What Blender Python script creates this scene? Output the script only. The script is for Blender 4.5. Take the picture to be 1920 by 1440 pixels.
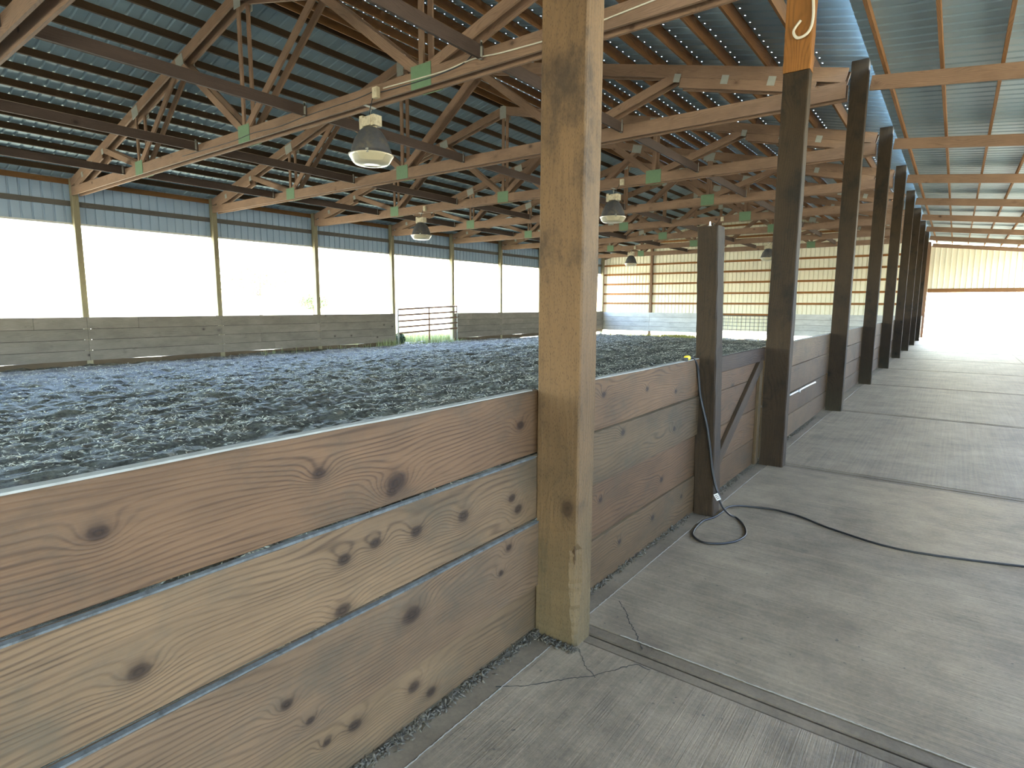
import bpy, bmesh, math, random
import numpy as np
from mathutils import Vector, Matrix
from math import sin, cos, pi, radians

for o in list(bpy.data.objects):
    bpy.data.objects.remove(o, do_unlink=True)
SC = bpy.context.scene
COL = SC.collection

# ------------------------------------------------------------------ camera
CAM_LOC = Vector((1.477, 0.0, 1.55))
PITCH, YAW, ROLL = radians(7.70), radians(36.97), radians(0.284)
FWD = Vector((-sin(YAW) * cos(PITCH), cos(YAW) * cos(PITCH), -sin(PITCH)))
R0 = Vector((cos(YAW), sin(YAW), 0)); U0 = R0.cross(FWD)
RGT = R0 * cos(ROLL) + U0 * sin(ROLL); UPV = U0 * cos(ROLL) - R0 * sin(ROLL)
cd = bpy.data.cameras.new('camera'); cam = bpy.data.objects.new('camera', cd); COL.objects.link(cam)
cd.sensor_fit = 'HORIZONTAL'; cd.sensor_width = 36.0; cd.lens = 1095.0 / 1920.0 * 36.0
cd.clip_start = 0.05; cd.clip_end = 1500
cam.matrix_world = Matrix(((RGT.x, UPV.x, -FWD.x, CAM_LOC.x), (RGT.y, UPV.y, -FWD.y, CAM_LOC.y),
                           (RGT.z, UPV.z, -FWD.z, CAM_LOC.z), (0, 0, 0, 1)))
SC.camera = cam

# ------------------------------------------------------------------ sky, sun, exposure
SUN_DIR = Vector((0.22, 1.0, 1.25)).normalized()          # towards the sun
wd = bpy.data.worlds.new('sky'); SC.world = wd; wd.use_nodes = True
wn = wd.node_tree.nodes; wl = wd.node_tree.links; wn.clear()
w_out = wn.new('ShaderNodeOutputWorld'); w_bg = wn.new('ShaderNodeBackground'); w_sky = wn.new('ShaderNodeTexSky')
w_sky.sky_type = 'NISHITA'; w_sky.sun_disc = False
w_sky.sun_elevation = math.asin(SUN_DIR.z); w_sky.sun_rotation = math.atan2(SUN_DIR.x, SUN_DIR.y)
w_sky.air_density = 1.2; w_sky.dust_density = 1.2; w_sky.ozone_density = 1.2
w_bg.inputs['Strength'].default_value = 0.62
wl.new(w_sky.outputs[0], w_bg.inputs['Color']); wl.new(w_bg.outputs[0], w_out.inputs['Surface'])
sd = bpy.data.lights.new('sun', 'SUN'); sd.energy = 7.5; sd.angle = radians(0.6); sd.color = (1.0, 0.95, 0.86)
sun = bpy.data.objects.new('sun', sd); COL.objects.link(sun)
sun.rotation_euler = (-SUN_DIR).to_track_quat('-Z', 'Y').to_euler(); sun.location = (0, 20, 40)
vs = SC.view_settings
vs.view_transform = 'Standard'; vs.look = 'None'; vs.gamma = 1.0; vs.use_curve_mapping = False
vs.exposure = 2.8
SC.cycles.max_bounces = 8; SC.cycles.diffuse_bounces = 4; SC.cycles.sample_clamp_indirect = 6.0

# ------------------------------------------------------------------ layout numbers
W = 18.2; HALF = 9.1                      # clear span of the arena
def TY(k): return 6.04 + 3.82 * (k - 1)   # bay line k
YEND = 36.68; YNEAR = -5.42
BCH0, BCH1 = 4.465, 4.685                 # bottom chord
EAVE, SLOPE = 4.86, 0.241                 # top of the top chord at the eave, pitch
def TOPZ(x): return EAVE + SLOPE * (HALF - abs(x + HALF))
def GZ(x, y):                             # arena surface
    t = min(max((y - 20) / 17.0, 0), 1); t = t * t * (3 - 2 * t)
    return -0.22 - 0.22 * t

# ------------------------------------------------------------------ node helpers
class G:
    def __init__(s, name):
        s.mat = bpy.data.materials.new(name); s.mat.use_nodes = True
        s.t = s.mat.node_tree; s.t.nodes.clear()
        s.out = s.t.nodes.new('ShaderNodeOutputMaterial')
    def n(s, typ, props=None, **ins):
        nd = s.t.nodes.new('ShaderNode' + typ)
        for k, v in (props or {}).items(): setattr(nd, k, v)
        for k, v in ins.items():
            sock = nd.inputs[int(k[1:])] if (k[0] == 'i' and k[1:].isdigit()) else nd.inputs[k.replace('_', ' ')]
            s.set(sock, v)
        return nd
    def set(s, sock, v):
        if isinstance(v, bpy.types.NodeSocket): s.t.links.new(v, sock)
        else:
            if sock.type == 'RGBA' and len(v) == 3: v = (*v, 1)
            sock.default_value = v
    def m(s, op, a, b=None, c=None, clamp=False):
        nd = s.t.nodes.new('ShaderNodeMath'); nd.operation = op; nd.use_clamp = clamp
        for i, v in enumerate((a, b, c)):
            if v is not None: s.set(nd.inputs[i], v)
        return nd.outputs[0]
    def v(s, op, a, b):
        nd = s.t.nodes.new('ShaderNodeVectorMath'); nd.operation = op
        s.set(nd.inputs[0], a); s.set(nd.inputs[1], b); return nd.outputs[0]
    def noise(s, vec, scale=1.0, detail=2.0, rough=0.5):
        return s.n('TexNoise', Vector=vec, Scale=scale, Detail=detail, Roughness=rough).outputs[0]
    def mix(s, f, a, b, mode='MIX'):
        nd = s.t.nodes.new('ShaderNodeMix'); nd.data_type = 'RGBA'; nd.blend_type = mode
        s.set(nd.inputs[0], f); s.set(nd.inputs[6], a); s.set(nd.inputs[7], b); return nd.outputs[2]
    def step(s, x, lo, hi, a=0.0, b=1.0):
        nd = s.t.nodes.new('ShaderNodeMapRange'); nd.interpolation_type = 'SMOOTHSTEP'
        for i, q in enumerate((x, lo, hi, a, b)): s.set(nd.inputs[i], q)
        return nd.outputs[0]
    def done(s, col, rough=0.8, metal=0.0, bump=None, bs=0.3, bd=0.01, spec=0.5, **kw):
        p = s.n('BsdfPrincipled')
        s.set(p.inputs['Base Color'], col); s.set(p.inputs['Roughness'], rough); s.set(p.inputs['Metallic'], metal)
        s.set(p.inputs['Specular IOR Level'], spec)
        for k, q in kw.items(): s.set(p.inputs[k.replace('_', ' ')], q)
        if bump is not None:
            b = s.n('Bump', Height=bump, Strength=bs, Distance=bd); s.t.links.new(b.outputs[0], p.inputs['Normal'])
        s.t.links.new(p.outputs[0], s.out.inputs['Surface'])
        return s.mat

def srgb(r, g, b):
    f = lambda c: (c / 255 / 12.92) if c / 255 <= 0.04045 else ((c / 255 + 0.055) / 1.055) ** 2.4
    return (f(r), f(g), f(b))

def wood(name, light, dark, knots=0.0, freq=42.0, rough=0.78, band=0.5, stain=None, bs=0.35, incised=False, foot=None, fine=True, kl=None, tonev=0.9):
    """sawn timber: rings along local X that bend round the knots (kl: knots at x, z, radius; else scattered)"""
    g = G(name); tc = g.n('TexCoord'); oi = g.n('ObjectInfo'); ob = tc.outputs['Object']
    off = g.v('MULTIPLY', g.n('CombineXYZ', i0=oi.outputs['Random'], i1=oi.outputs['Random'], i2=oi.outputs['Random']).outputs[0], (71.0, 13.0, 29.0))
    P = g.v('ADD', ob, off)
    z = g.n('SeparateXYZ', i0=P)
    low = g.noise(g.v('MULTIPLY', P, (0.9, 3.0, 4.5)), 1.0, 2.0)
    field = g.m('MULTIPLY_ADD', low, 13.0, g.m('MULTIPLY', g.m('ADD', z.outputs[2], z.outputs[1]), freq * 1.3))
    dk = None
    if kl or knots > 0:
        wob = g.m('MULTIPLY', g.m('SUBTRACT', g.noise(P, 26.0, 3.0), 0.5), 0.75)
        if kl:
            so = g.n('SeparateXYZ', i0=ob); kb = 0.0
            for (kx, kz, kr) in kl:
                dx = g.m('MULTIPLY', g.m('SUBTRACT', so.outputs[0], kx), 0.72 / kr); dz = g.m('MULTIPLY', g.m('SUBTRACT', so.outputs[2], kz), 1.0 / kr)
                d2 = g.m('ADD', g.m('MULTIPLY', dx, dx), g.m('MULTIPLY', dz, dz))
                e = g.m('MULTIPLY', g.m('EXPONENT', g.m('MULTIPLY', d2, -0.085)), 2.4 + kr * 60)
                kb = g.m('ADD', kb, e); d = g.m('SQRT', d2); dk = d if dk is None else g.m('MINIMUM', dk, d)
            dk = g.m('ADD', dk, wob); field = g.m('ADD', field, kb)
        else:
            vo = g.n('TexVoronoi', {'feature': 'F1'}, Vector=g.v('MULTIPLY', P, (2.0, 2.4, 2.6)), Scale=1.0)
            sel = g.m('GREATER_THAN', g.n('SeparateColor', i0=vo.outputs['Color']).outputs[0], knots)
            dk = g.m('ADD', g.m('ADD', g.m('MULTIPLY', vo.outputs['Distance'], 18.0), wob), g.m('MULTIPLY', sel, 60.0))
            field = g.m('MULTIPLY_ADD', g.m('EXPONENT', g.m('MULTIPLY', g.m('MULTIPLY', dk, dk), -0.11)), 4.0, field)
    amp = g.m('MULTIPLY', g.step(g.noise(g.v('MULTIPLY', P, (1.6, 5.0, 5.0)), 1.0, 3.0), 0.3, 0.7, 0.25, 1.0), band)
    bands = g.m('POWER', g.m('MULTIPLY_ADD', g.m('SINE', g.m('MULTIPLY', field, 6.2832)), 0.5, 0.5), 2.6)
    fib = g.noise(g.v('MULTIPLY', P, (5.0, 120.0, 120.0)), 1.0, 3.0, 0.6) if fine else 0.5
    tone = g.noise(g.v('MULTIPLY', P, (1.1, 2.6, 2.6)), 1.0, 5.0, 0.65)
    f = g.m('MULTIPLY', bands, amp)
    if fine: f = g.m('ADD', f, g.m('MULTIPLY', g.m('SUBTRACT', fib, 0.5), 1.0), clamp=True)
    col = g.mix(f, light, dark)
    if stain is not None:
        col = g.mix(g.step(g.noise(g.v('MULTIPLY', P, (1.3, 1.8, 1.8)), 1.7, 6.0, 0.7), 0.46, 0.70, 0.0, 0.8), col, stain)
    if foot is not None:                       # preservative tint in the part of the post near its foot
        hz = g.m('ADD', g.n('SeparateXYZ', i0=ob).outputs[0], g.m('MULTIPLY', tone, 1.2))
        col = g.mix(g.step(hz, foot[1], foot[2], 0.85, 0.0), col, foot[0])
    if dk is not None:
        ring = g.m('MULTIPLY_ADD', g.m('SINE', g.m('MULTIPLY', dk, 9.0)), 0.5, 0.5)
        kc = g.mix(ring, tuple(c * 0.20 for c in dark), tuple(c * 0.85 for c in dark))
        col = g.mix(g.step(dk, 0.75, 1.9, 0.88, 0.0), col, kc)
        col = g.mix(g.step(dk, 1.2, 3.6, 0.35, 0.0), col, dark)
    if incised:
        q = g.v('MULTIPLY', P, (52.0, 210.0, 210.0))
        vi = g.n('TexVoronoi', {'feature': 'F1'}, Vector=q, Scale=1.0)
        cut = g.step(vi.outputs['Distance'], 0.14, 0.36, 0.5, 0.0)
        col = g.mix(cut, col, tuple(c * 0.4 for c in dark))
    k = g.m('MULTIPLY_ADD', tone, tonev, g.m('MULTIPLY_ADD', oi.outputs['Random'], 0.18, 0.91 - tonev / 2))
    col = g.mix(1.0, col, g.n('CombineColor', i0=k, i1=k, i2=k).outputs[0], 'MULTIPLY')
    col = g.mix(1.0, col, oi.outputs['Color'], 'MULTIPLY')
    hgt = g.m('ADD', g.m('MULTIPLY', bands, 0.5), g.m('MULTIPLY', fib, 0.8) if fine else 0.0)
    return g.done(col, rough, 0.0, hgt, bs, 0.004, 0.3)

def plain(name, col, rough=0.6, metal=0.0, var=0.25, scale=9.0, bs=0.1, spec=0.5, dirt=None, **kw):
    g = G(name); ob = g.n('TexCoord').outputs['Object']
    nz = g.noise(ob, scale, 4.0, 0.6)
    k = g.m('MULTIPLY_ADD', nz, var * 2, 1.0 - var)
    c = g.mix(1.0, col, g.n('CombineColor', i0=k, i1=k, i2=k).outputs[0], 'MULTIPLY')
    if dirt is not None: c = g.mix(g.step(g.noise(ob, scale * 0.6, 5.0, 0.7), 0.45, 0.7, 0.0, 0.8), c, dirt)
    return g.done(c, rough, metal, nz, bs, 0.003, spec, **kw)

def concrete(name, axis, stria=1.0, base=(0.240, 0.186, 0.122)):
    g = G(name); ob = g.n('TexCoord').outputs['Object']; geo = g.n('NewGeometry').outputs['Position']
    fr = (2.0, 150.0, 1.0) if axis == 'x' else (150.0, 2.0, 1.0)
    br = g.noise(g.v('MULTIPLY', geo, fr), 1.0, 3.0, 0.7)
    br2 = g.noise(g.v('MULTIPLY', geo, tuple(c * 0.35 for c in fr)), 1.0, 2.0, 0.6)
    big = g.noise(geo, 1.6, 5.0, 0.65); sp = g.noise(geo, 55.0, 4.0, 0.7)
    pat = g.noise(geo, 5.5, 6.0, 0.7)
    k = g.m('ADD', g.m('MULTIPLY_ADD', big, 1.3, 0.18), g.m('MULTIPLY', g.m('SUBTRACT', sp, 0.5), 0.6))
    k = g.m('ADD', k, g.m('MULTIPLY', g.m('SUBTRACT', pat, 0.5), 0.8))
    k = g.m('ADD', k, g.m('MULTIPLY', g.m('SUBTRACT', g.m('ADD', br, br2), 1.0), 0.6 * stria))
    c = g.mix(1.0, base, g.n('CombineColor', i0=k, i1=k, i2=k).outputs[0], 'MULTIPLY')
    c = g.mix(g.step(g.noise(geo, 2.3, 4.0, 0.6), 0.54, 0.72, 0.0, 0.45), c, (0.115, 0.086, 0.06))
    c = g.mix(g.step(g.noise(geo, 34.0, 2.0, 0.5), 0.70, 0.76, 0.0, 0.7), c, (0.05, 0.042, 0.032))
    return g.done(c, g.m('MULTIPLY_ADD', br, 0.3, 0.42), 0.0, g.m('ADD', g.m('MULTIPLY', br, stria), g.m('MULTIPLY', sp, 0.25)), 0.55, 0.006, 0.45)

M = {}
PL = (srgb(99, 82, 62), srgb(47, 36, 26)); PS = srgb(76, 68, 55)
M['plank'] = wood('sawn_plank', *PL, 0.5, 42, 0.75, 0.6, stain=PS)
KN = {'p4': [(1.132, 0.023, 0.014), (1.22, -0.047, 0.013), (0.864, 0.033, 0.014), (0.755, 0.04, 0.008), (-0.4, 0.0, 0.015)],
      'p3': [(1.651, 0.013, 0.009), (1.707, 0.11, 0.010), (1.134, 0.055, 0.022), (0.639, -0.004, 0.011), (0.713, -0.10, 0.008), (0.1, 0.06, 0.014)],
      'p2': [(0.84, 0.039, 0.0125), (0.965, 0.051, 0.0125), (1.152, 0.033, 0.014), (1.404, 0.016, 0.016), (1.721, 0.003, 0.0125), (1.768, -0.06, 0.014), (0.827, -0.127, 0.016), (0.25, -0.03, 0.014)],
      'p1': [(1.081, -0.079, 0.024), (0.776, 0.024, 0.012), (1.807, 0.004, 0.013), (1.061, -0.103, 0.014), (0.2, 0.02, 0.012)],
      's4': [(0.2, 0.038, 0.012), (-0.27, 0.031, 0.010), (0.7, 0.05, 0.010)], 's3': [(-0.5, 0.05, 0.010), (0.35, -0.04, 0.012)],
      's2': [(-0.28, 0.09, 0.013), (0.5, -0.02, 0.011)], 's1': [(-0.50, 0.049, 0.011), (0.06, 0.016, 0.010), (0.53, -0.053, 0.010)]}
for k_, v_ in KN.items(): M[k_] = wood('sawn_plank_' + k_, *PL, 0.0, 42, 0.75, 0.62, stain=PS, kl=v_, tonev=1.35)
M['post'] = wood('treated_post', srgb(92, 69, 43), srgb(58, 42, 26), 0.93, 26, 0.8, 0.25, stain=srgb(36, 28, 20), incised=True, foot=(srgb(84, 75, 52), -2.2, -0.6), tonev=1.5)
M['old_post'] = wood('old_dark_post', srgb(55, 42, 27), srgb(27, 21, 14), 0.84, 34, 0.85, 0.5, stain=srgb(28, 24, 19), incised=True, foot=(srgb(70, 66, 48), -2.6, -1.2))
M['new_post'] = wood('pale_post', srgb(140, 92, 42), srgb(90, 56, 24), 0.8, 30, 0.75, 0.5)
M['truss'] = wood('truss_timber', srgb(138, 110, 88), srgb(88, 66, 52), 0.72, 34, 0.75, 0.4, bs=0.2)
M['purlin'] = wood('purlin_timber', srgb(132, 92, 54), srgb(80, 52, 30), 0.0, 34, 0.8, 0.5, bs=0.15, fine=False)
M['kick'] = wood('weathered_plank', srgb(176, 156, 130), srgb(104, 88, 72), 0.7, 36, 0.8, 0.4, bs=0.2)
M['silver'] = wood('silvered_plank', srgb(196, 192, 184), srgb(140, 132, 122), 0.5, 36, 0.8, 0.4, bs=0.2)
M['wallpost'] = wood('wall_post', srgb(150, 140, 112), srgb(92, 82, 60), 0.0, 30, 0.8, 0.4, fine=False)
M['roof'] = plain('galvanised_roof', (0.31, 0.41, 0.46), 0.5, 0.1, 0.12, 2.0, 0.02)
M['bluewall'] = plain('hazed_blue_steel', (0.33, 0.43, 0.55), 0.5, 0.0, 0.06, 2.0, 0.02)  # blue-grey steel with the blue haze mixed into its colour
M['wall'] = plain('cream_steel', (0.86, 0.80, 0.62), 0.45, 0.0, 0.06, 2.0, 0.02)
M['slab_a'] = concrete('brushed_concrete_a', 'y')
M['slab_b'] = concrete('brushed_concrete_b', 'x')
M['trowel'] = concrete('trowelled_concrete', 'y', 0.15, (0.18, 0.138, 0.09))
M['line'] = plain('pale_laitance', (0.34, 0.31, 0.25), 0.9, 0, 0.3, 60)
M['crack'] = plain('crack_dirt', (0.05, 0.045, 0.035), 1.0, 0, 0.3, 40)
M['green'] = plain('green_plate', (0.125, 0.21, 0.11), 0.6, 0.0, 0.2, 12, 0.1)
M['zinc'] = plain('zinc_plate', (0.36, 0.36, 0.31), 0.5, 0.3, 0.2, 14, 0.1)
M['enamel'] = plain('dark_enamel', (0.075, 0.075, 0.08), 0.5, 0.0, 0.35, 14, 0.1, dirt=(0.16, 0.13, 0.09))
M['cream'] = plain('aged_cream_plastic', (0.58, 0.50, 0.34), 0.5, 0.0, 0.25, 16, 0.1, dirt=(0.28, 0.22, 0.14))
M['lens'] = plain('dusty_acrylic', (0.72, 0.64, 0.44), 0.35, 0.0, 0.12, 12, 0.05, Transmission_Weight=0.35)
M['rubber'] = plain('black_rubber', (0.012, 0.013, 0.014), 0.45, 0.0, 0.2, 20)
M['yellow'] = plain('yellow_plastic', (0.70, 0.50, 0.03), 0.5, 0.0, 0.1, 20)
M['white'] = plain('white_plastic', (0.72, 0.72, 0.68), 0.5, 0.0, 0.1, 20)
M['rust'] = plain('rusty_pipe', (0.22, 0.12, 0.075), 0.7, 0.2, 0.3, 10)
M['galv'] = plain('galvanised_pipe', (0.55, 0.55, 0.53), 0.45, 0.5, 0.2, 10)
M['wire'] = plain('dark_wire', (0.05, 0.055, 0.06), 0.6, 0.3, 0.2, 10)
M['cable'] = plain('pale_cable', (0.62, 0.56, 0.44), 0.6, 0.0, 0.15, 10)
M['chip'] = plain('wood_chip', (0.52, 0.49, 0.36), 0.85, 0.0, 0.5, 3.0)
M['straw'] = plain('straw_litter', (0.10, 0.085, 0.06), 0.9, 0.0, 0.5, 8.0)
M['grass'] = plain('green_grass', (0.27, 0.31, 0.14), 0.8, 0.0, 0.4, 3.0, Subsurface_Weight=0.0)
M['weed'] = plain('yellow_weed', (0.34, 0.31, 0.07), 0.8, 0.0, 0.4, 3.0)
M['leaf'] = plain('tree_leaf', (0.17, 0.20, 0.09), 0.7, 0.0, 0.4, 1.0)
M['darkleaf'] = plain('dark_leaf', (0.03, 0.055, 0.025), 0.7, 0.0, 0.4, 6.0)
M['bark'] = plain('bark', (0.16, 0.12, 0.09), 0.9, 0.0, 0.4, 4.0)
def dirt_mat():
    g = G('harrowed_dirt'); geo = g.n('NewGeometry').outputs['Position']
    a = g.noise(geo, 14.0, 6.0, 0.7); b = g.noise(g.v('MULTIPLY', geo, (3.0, 1.2, 1.0)), 1.0, 4.0, 0.6); c = g.noise(geo, 60.0, 4.0, 0.7)
    k = g.m('ADD', g.m('MULTIPLY', a, 0.9), g.m('MULTIPLY', b, 0.9))
    col = g.mix(g.step(k, 0.65, 1.2), (0.036, 0.034, 0.025), (0.19, 0.178, 0.125))
    col = g.mix(g.step(c, 0.60, 0.72, 0.0, 0.7), col, (0.36, 0.33, 0.24))
    return g.done(col, 0.7, 0.0, g.m('ADD', a, g.m('MULTIPLY', c, 0.5)), 0.9, 0.05, 0.4)
M['dirt'] = dirt_mat()
M['edge'] = plain('lit_weathered_edge', (0.25, 0.24, 0.20), 0.9, 0.0, 0.4, 14)  # weathered top edges, made paler to paint the skylight they catch
M['lit_dust'] = plain('skylit_dust', (0.095, 0.10, 0.095), 0.95, 0.0, 0.6, 30, dirt=(0.035, 0.03, 0.022))
def field_mat():
    g = G('dry_field'); geo = g.n('NewGeometry').outputs['Position']
    a = g.noise(geo, 0.12, 5.0, 0.6); b = g.noise(geo, 3.0, 4.0, 0.7)
    col = g.mix(g.step(a, 0.4, 0.65), (0.45, 0.415, 0.29), (0.38, 0.365, 0.245))
    col = g.mix(g.m('MULTIPLY', b, 0.4), col, (0.33, 0.295, 0.21))
    return g.done(col, 0.95, 0.0, b, 0.6, 0.05, 0.1)
M['field'] = field_mat()

# ------------------------------------------------------------------ object helpers
WM = {}
def link(name, mesh, mat, parent=None, mw=None, color=None, smooth=False):
    o = bpy.data.objects.new(name, mesh); COL.objects.link(o)
    if mesh is not None and mat is not None and not mesh.materials: mesh.materials.append(mat)
    mw = mw if mw is not None else Matrix.Identity(4)
    WM[o.name] = mw
    if parent is not None:
        o.parent = parent; o.matrix_parent_inverse = WM[parent.name].inverted()
    o.matrix_basis = mw
    if color: o.color = (*color, 1)
    if smooth and mesh:
        for p in mesh.polygons: p.use_smooth = True
    return o
def tag(o, label, cat, group=None, kind=None):
    o['label'] = label; o['category'] = cat
    if group: o['group'] = group
    if kind: o['kind'] = kind
    return o
def empty(name, loc, label, cat, group=None, kind=None):
    o = link(name, None, None, None, Matrix.Translation(loc)); o.empty_display_size = 0.2
    return tag(o, label, cat, group, kind)
CACHE = {}
def box_mesh(L, w, h, mat, bev=0.0, wavy=0, seed=0):
    key = ('box', round(L, 3), round(w, 4), round(h, 4), mat.name, bev, wavy, seed)
    if key in CACHE: return CACHE[key]
    me = bpy.data.meshes.new('timber'); bm = bmesh.new()
    bmesh.ops.create_cube(bm, size=1.0)
    for v in bm.verts: v.co = Vector((v.co.x * L, v.co.y * w, v.co.z * h))
    if wavy:
        rng = random.Random(seed)
        es = [e for e in bm.edges if abs((e.verts[0].co - e.verts[1].co).x) > L * 0.9]
        n = max(4, int(L / 0.12)); bmesh.ops.subdivide_edges(bm, edges=es, cuts=n, use_grid_fill=True)
        ph = [rng.uniform(0, 6) for _ in range(6)]
        for v in bm.verts:
            s = 1 if v.co.z > 0 else -1
            x = v.co.x
            v.co.z += s * wavy * (sin(x * 2.1 + ph[0] + s) + 0.6 * sin(x * 5.3 + ph[1] * s) + 0.5 * rng.uniform(-1, 1))
            v.co.y += wavy * 0.6 * sin(x * 1.7 + ph[2])
    if bev:
        bmesh.ops.bevel(bm, geom=[e for e in bm.edges if e.is_manifold and e.calc_face_angle(0) > 0.8], offset=bev, segments=1, affect='EDGES')
    bm.to_mesh(me); bm.free(); CACHE[key] = me
    return me
def frame(p0, p1, up=(0, 0, 1)):
    p0 = Vector(p0); p1 = Vector(p1); X = (p1 - p0); L = X.length; X.normalize()
    U = Vector(up)
    if abs(X.dot(U)) > 0.99: U = Vector((1, 0, 0))
    Y = U.cross(X).normalized(); Z = X.cross(Y)
    c = (p0 + p1) / 2
    return L, Matrix(((X.x, Y.x, Z.x, c.x), (X.y, Y.y, Z.y, c.y), (X.z, Y.z, Z.z, c.z), (0, 0, 0, 1)))
def beam(name, p0, p1, w, h, mat, parent=None, up=(0, 0, 1), bev=0.0, color=None, wavy=0, seed=0):
    """timber from p0 to p1; w = thickness across, h = size along up"""
    L, mw = frame(p0, p1, up)
    return link(name, box_mesh(L, w, h, M[mat], bev, wavy, seed), M[mat], parent, mw, color)
class MB:
    def __init__(s): s.v = []; s.f = []
    def box(s, c, d):
        n = len(s.v); x, y, z = c; a, b, e = d[0] / 2, d[1] / 2, d[2] / 2
        s.v += [(x + i * a, y + j * b, z + k * e) for i in (-1, 1) for j in (-1, 1) for k in (-1, 1)]
        s.f += [tuple(n + q for q in f) for f in ((0, 1, 3, 2), (4, 6, 7, 5), (0, 4, 5, 1), (2, 3, 7, 6), (0, 2, 6, 4), (1, 5, 7, 3))]
        return s
    def lathe(s, prof, n=28, c=(0, 0, 0)):
        b = len(s.v)
        for r, z in prof:
            for i in range(n):
                a = 2 * pi * i / n; s.v.append((c[0] + r * cos(a), c[1] + r * sin(a), c[2] + z))
        for j in range(len(prof) - 1):
            for i in range(n):
                s.f.append((b + j * n + i, b + j * n + (i + 1) % n, b + (j + 1) * n + (i + 1) % n, b + (j + 1) * n + i))
        return s
    def tube(s, pts, r, n=8, sub=6, closed_ends=True):
        P = [Vector(p) for p in pts]
        if sub > 1 and len(P) > 2:
            Q = []
            for i in range(len(P) - 1):
                a = P[max(i - 1, 0)]; b = P[i]; c = P[i + 1]; d = P[min(i + 2, len(P) - 1)]
                for k in range(sub):
                    t = k / sub
                    Q.append(0.5 * (2 * b + (c - a) * t + (2 * a - 5 * b + 4 * c - d) * t * t + (3 * b - a - 3 * c + d) * t ** 3))
            Q.append(P[-1]); P = Q
        b0 = len(s.v); N = None
        for i, p in enumerate(P):
            t = (P[min(i + 1, len(P) - 1)] - P[max(i - 1, 0)]).normalized()
            if N is None:
                N = t.orthogonal().normalized()
            N = (N - t * N.dot(t)).normalized(); B = t.cross(N)
            for k in range(n):
                a = 2 * pi * k / n; q = p + N * (r * cos(a)) + B * (r * sin(a)); s.v.append(tuple(q))
        for i in range(len(P) - 1):
            for k in range(n):
                s.f.append((b0 + i * n + k, b0 + i * n + (k + 1) % n, b0 + (i + 1) * n + (k + 1) % n, b0 + (i + 1) * n + k))
        if closed_ends:
            s.f.append(tuple(b0 + k for k in range(n))[::-1]); e = b0 + (len(P) - 1) * n; s.f.append(tuple(e + k for k in range(n)))
        return s
    def mesh(s, name='shape'):
        me = bpy.data.meshes.new(name); me.from_pydata(s.v, [], s.f); me.validate(); me.update(); return me
    def build(s, name, mat, parent=None, mw=None, smooth=False, color=None):
        return link(name, s.mesh(name), M[mat], parent, mw, color, smooth)
T3 = Matrix.Translation
rng = random.Random(7)

def vnoise(x, y, seed):
    """tileless value noise on arrays"""
    xi = np.floor(x).astype(np.int64); yi = np.floor(y).astype(np.int64); fx = x - xi; fy = y - yi
    fx = fx * fx * (3 - 2 * fx); fy = fy * fy * (3 - 2 * fy)
    def hsh(a, b):
        h = (a * 374761393 + b * 668265263 + seed * 144665) & 0x7fffffff
        h = ((h ^ (h >> 13)) * 1274126177) & 0x7fffffff
        return ((h ^ (h >> 16)) & 0xffff) / 65535.0
    return (hsh(xi, yi) * (1 - fx) + hsh(xi + 1, yi) * fx) * (1 - fy) + (hsh(xi, yi + 1) * (1 - fx) + hsh(xi + 1, yi + 1) * fx) * fy

# ================================================================== GROUND
def gheight(x, y):
    t = np.clip((y - 20) / 17.0, 0, 1); t = t * t * (3 - 2 * t)
    z = -0.22 - 0.22 * t
    u = x + 0.10 * y + 0.5 * vnoise(x * 0.25, y * 0.25, 5)              # harrow lines run nearly along the fence
    z = z + 0.030 * np.sin(u * 5.2) * vnoise(x * 0.4, y * 0.4, 9)
    z = z + 0.060 * (vnoise(x * 2.2, y * 1.3, 1) - 0.5) + 0.075 * (vnoise(x * 5.5, y * 4.0, 2) - 0.5)
    z = z + 0.055 * (vnoise(x * 13, y * 10, 3) - 0.5)
    return z
xs = np.arange(-18.6, 0.31, 0.05); ys = np.concatenate([np.arange(YNEAR, 2, 0.3), np.arange(2, 20, 0.06), np.arange(20, YEND + 0.5, 0.09)])
gx, gy = np.meshgrid(xs, ys, indexing='ij'); gz = gheight(gx, gy)
gz = np.where(gx > -0.4, np.minimum(gz, -0.12), gz)
nv = gx.size; me = bpy.data.meshes.new('ground')
me.vertices.add(nv); me.vertices.foreach_set('co', np.stack([gx, gy, gz], -1).astype(np.float32).ravel())
idx = np.arange(nv).reshape(gx.shape)
q = np.stack([idx[:-1, :-1], idx[1:, :-1], idx[1:, 1:], idx[:-1, 1:]], -1).reshape(-1, 4)
me.loops.add(q.size); me.polygons.add(len(q)); me.loops.foreach_set('vertex_index', q.ravel().astype(np.int32))
me.polygons.foreach_set('loop_start', (np.arange(len(q)) * 4).astype(np.int32)); me.polygons.foreach_set('loop_total', np.full(len(q), 4, np.int32))
me.update(); me.validate()
tag(link('ground', me, M['dirt']), 'dark loose harrowed dirt covering the riding arena floor', 'ground', kind='structure')

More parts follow.
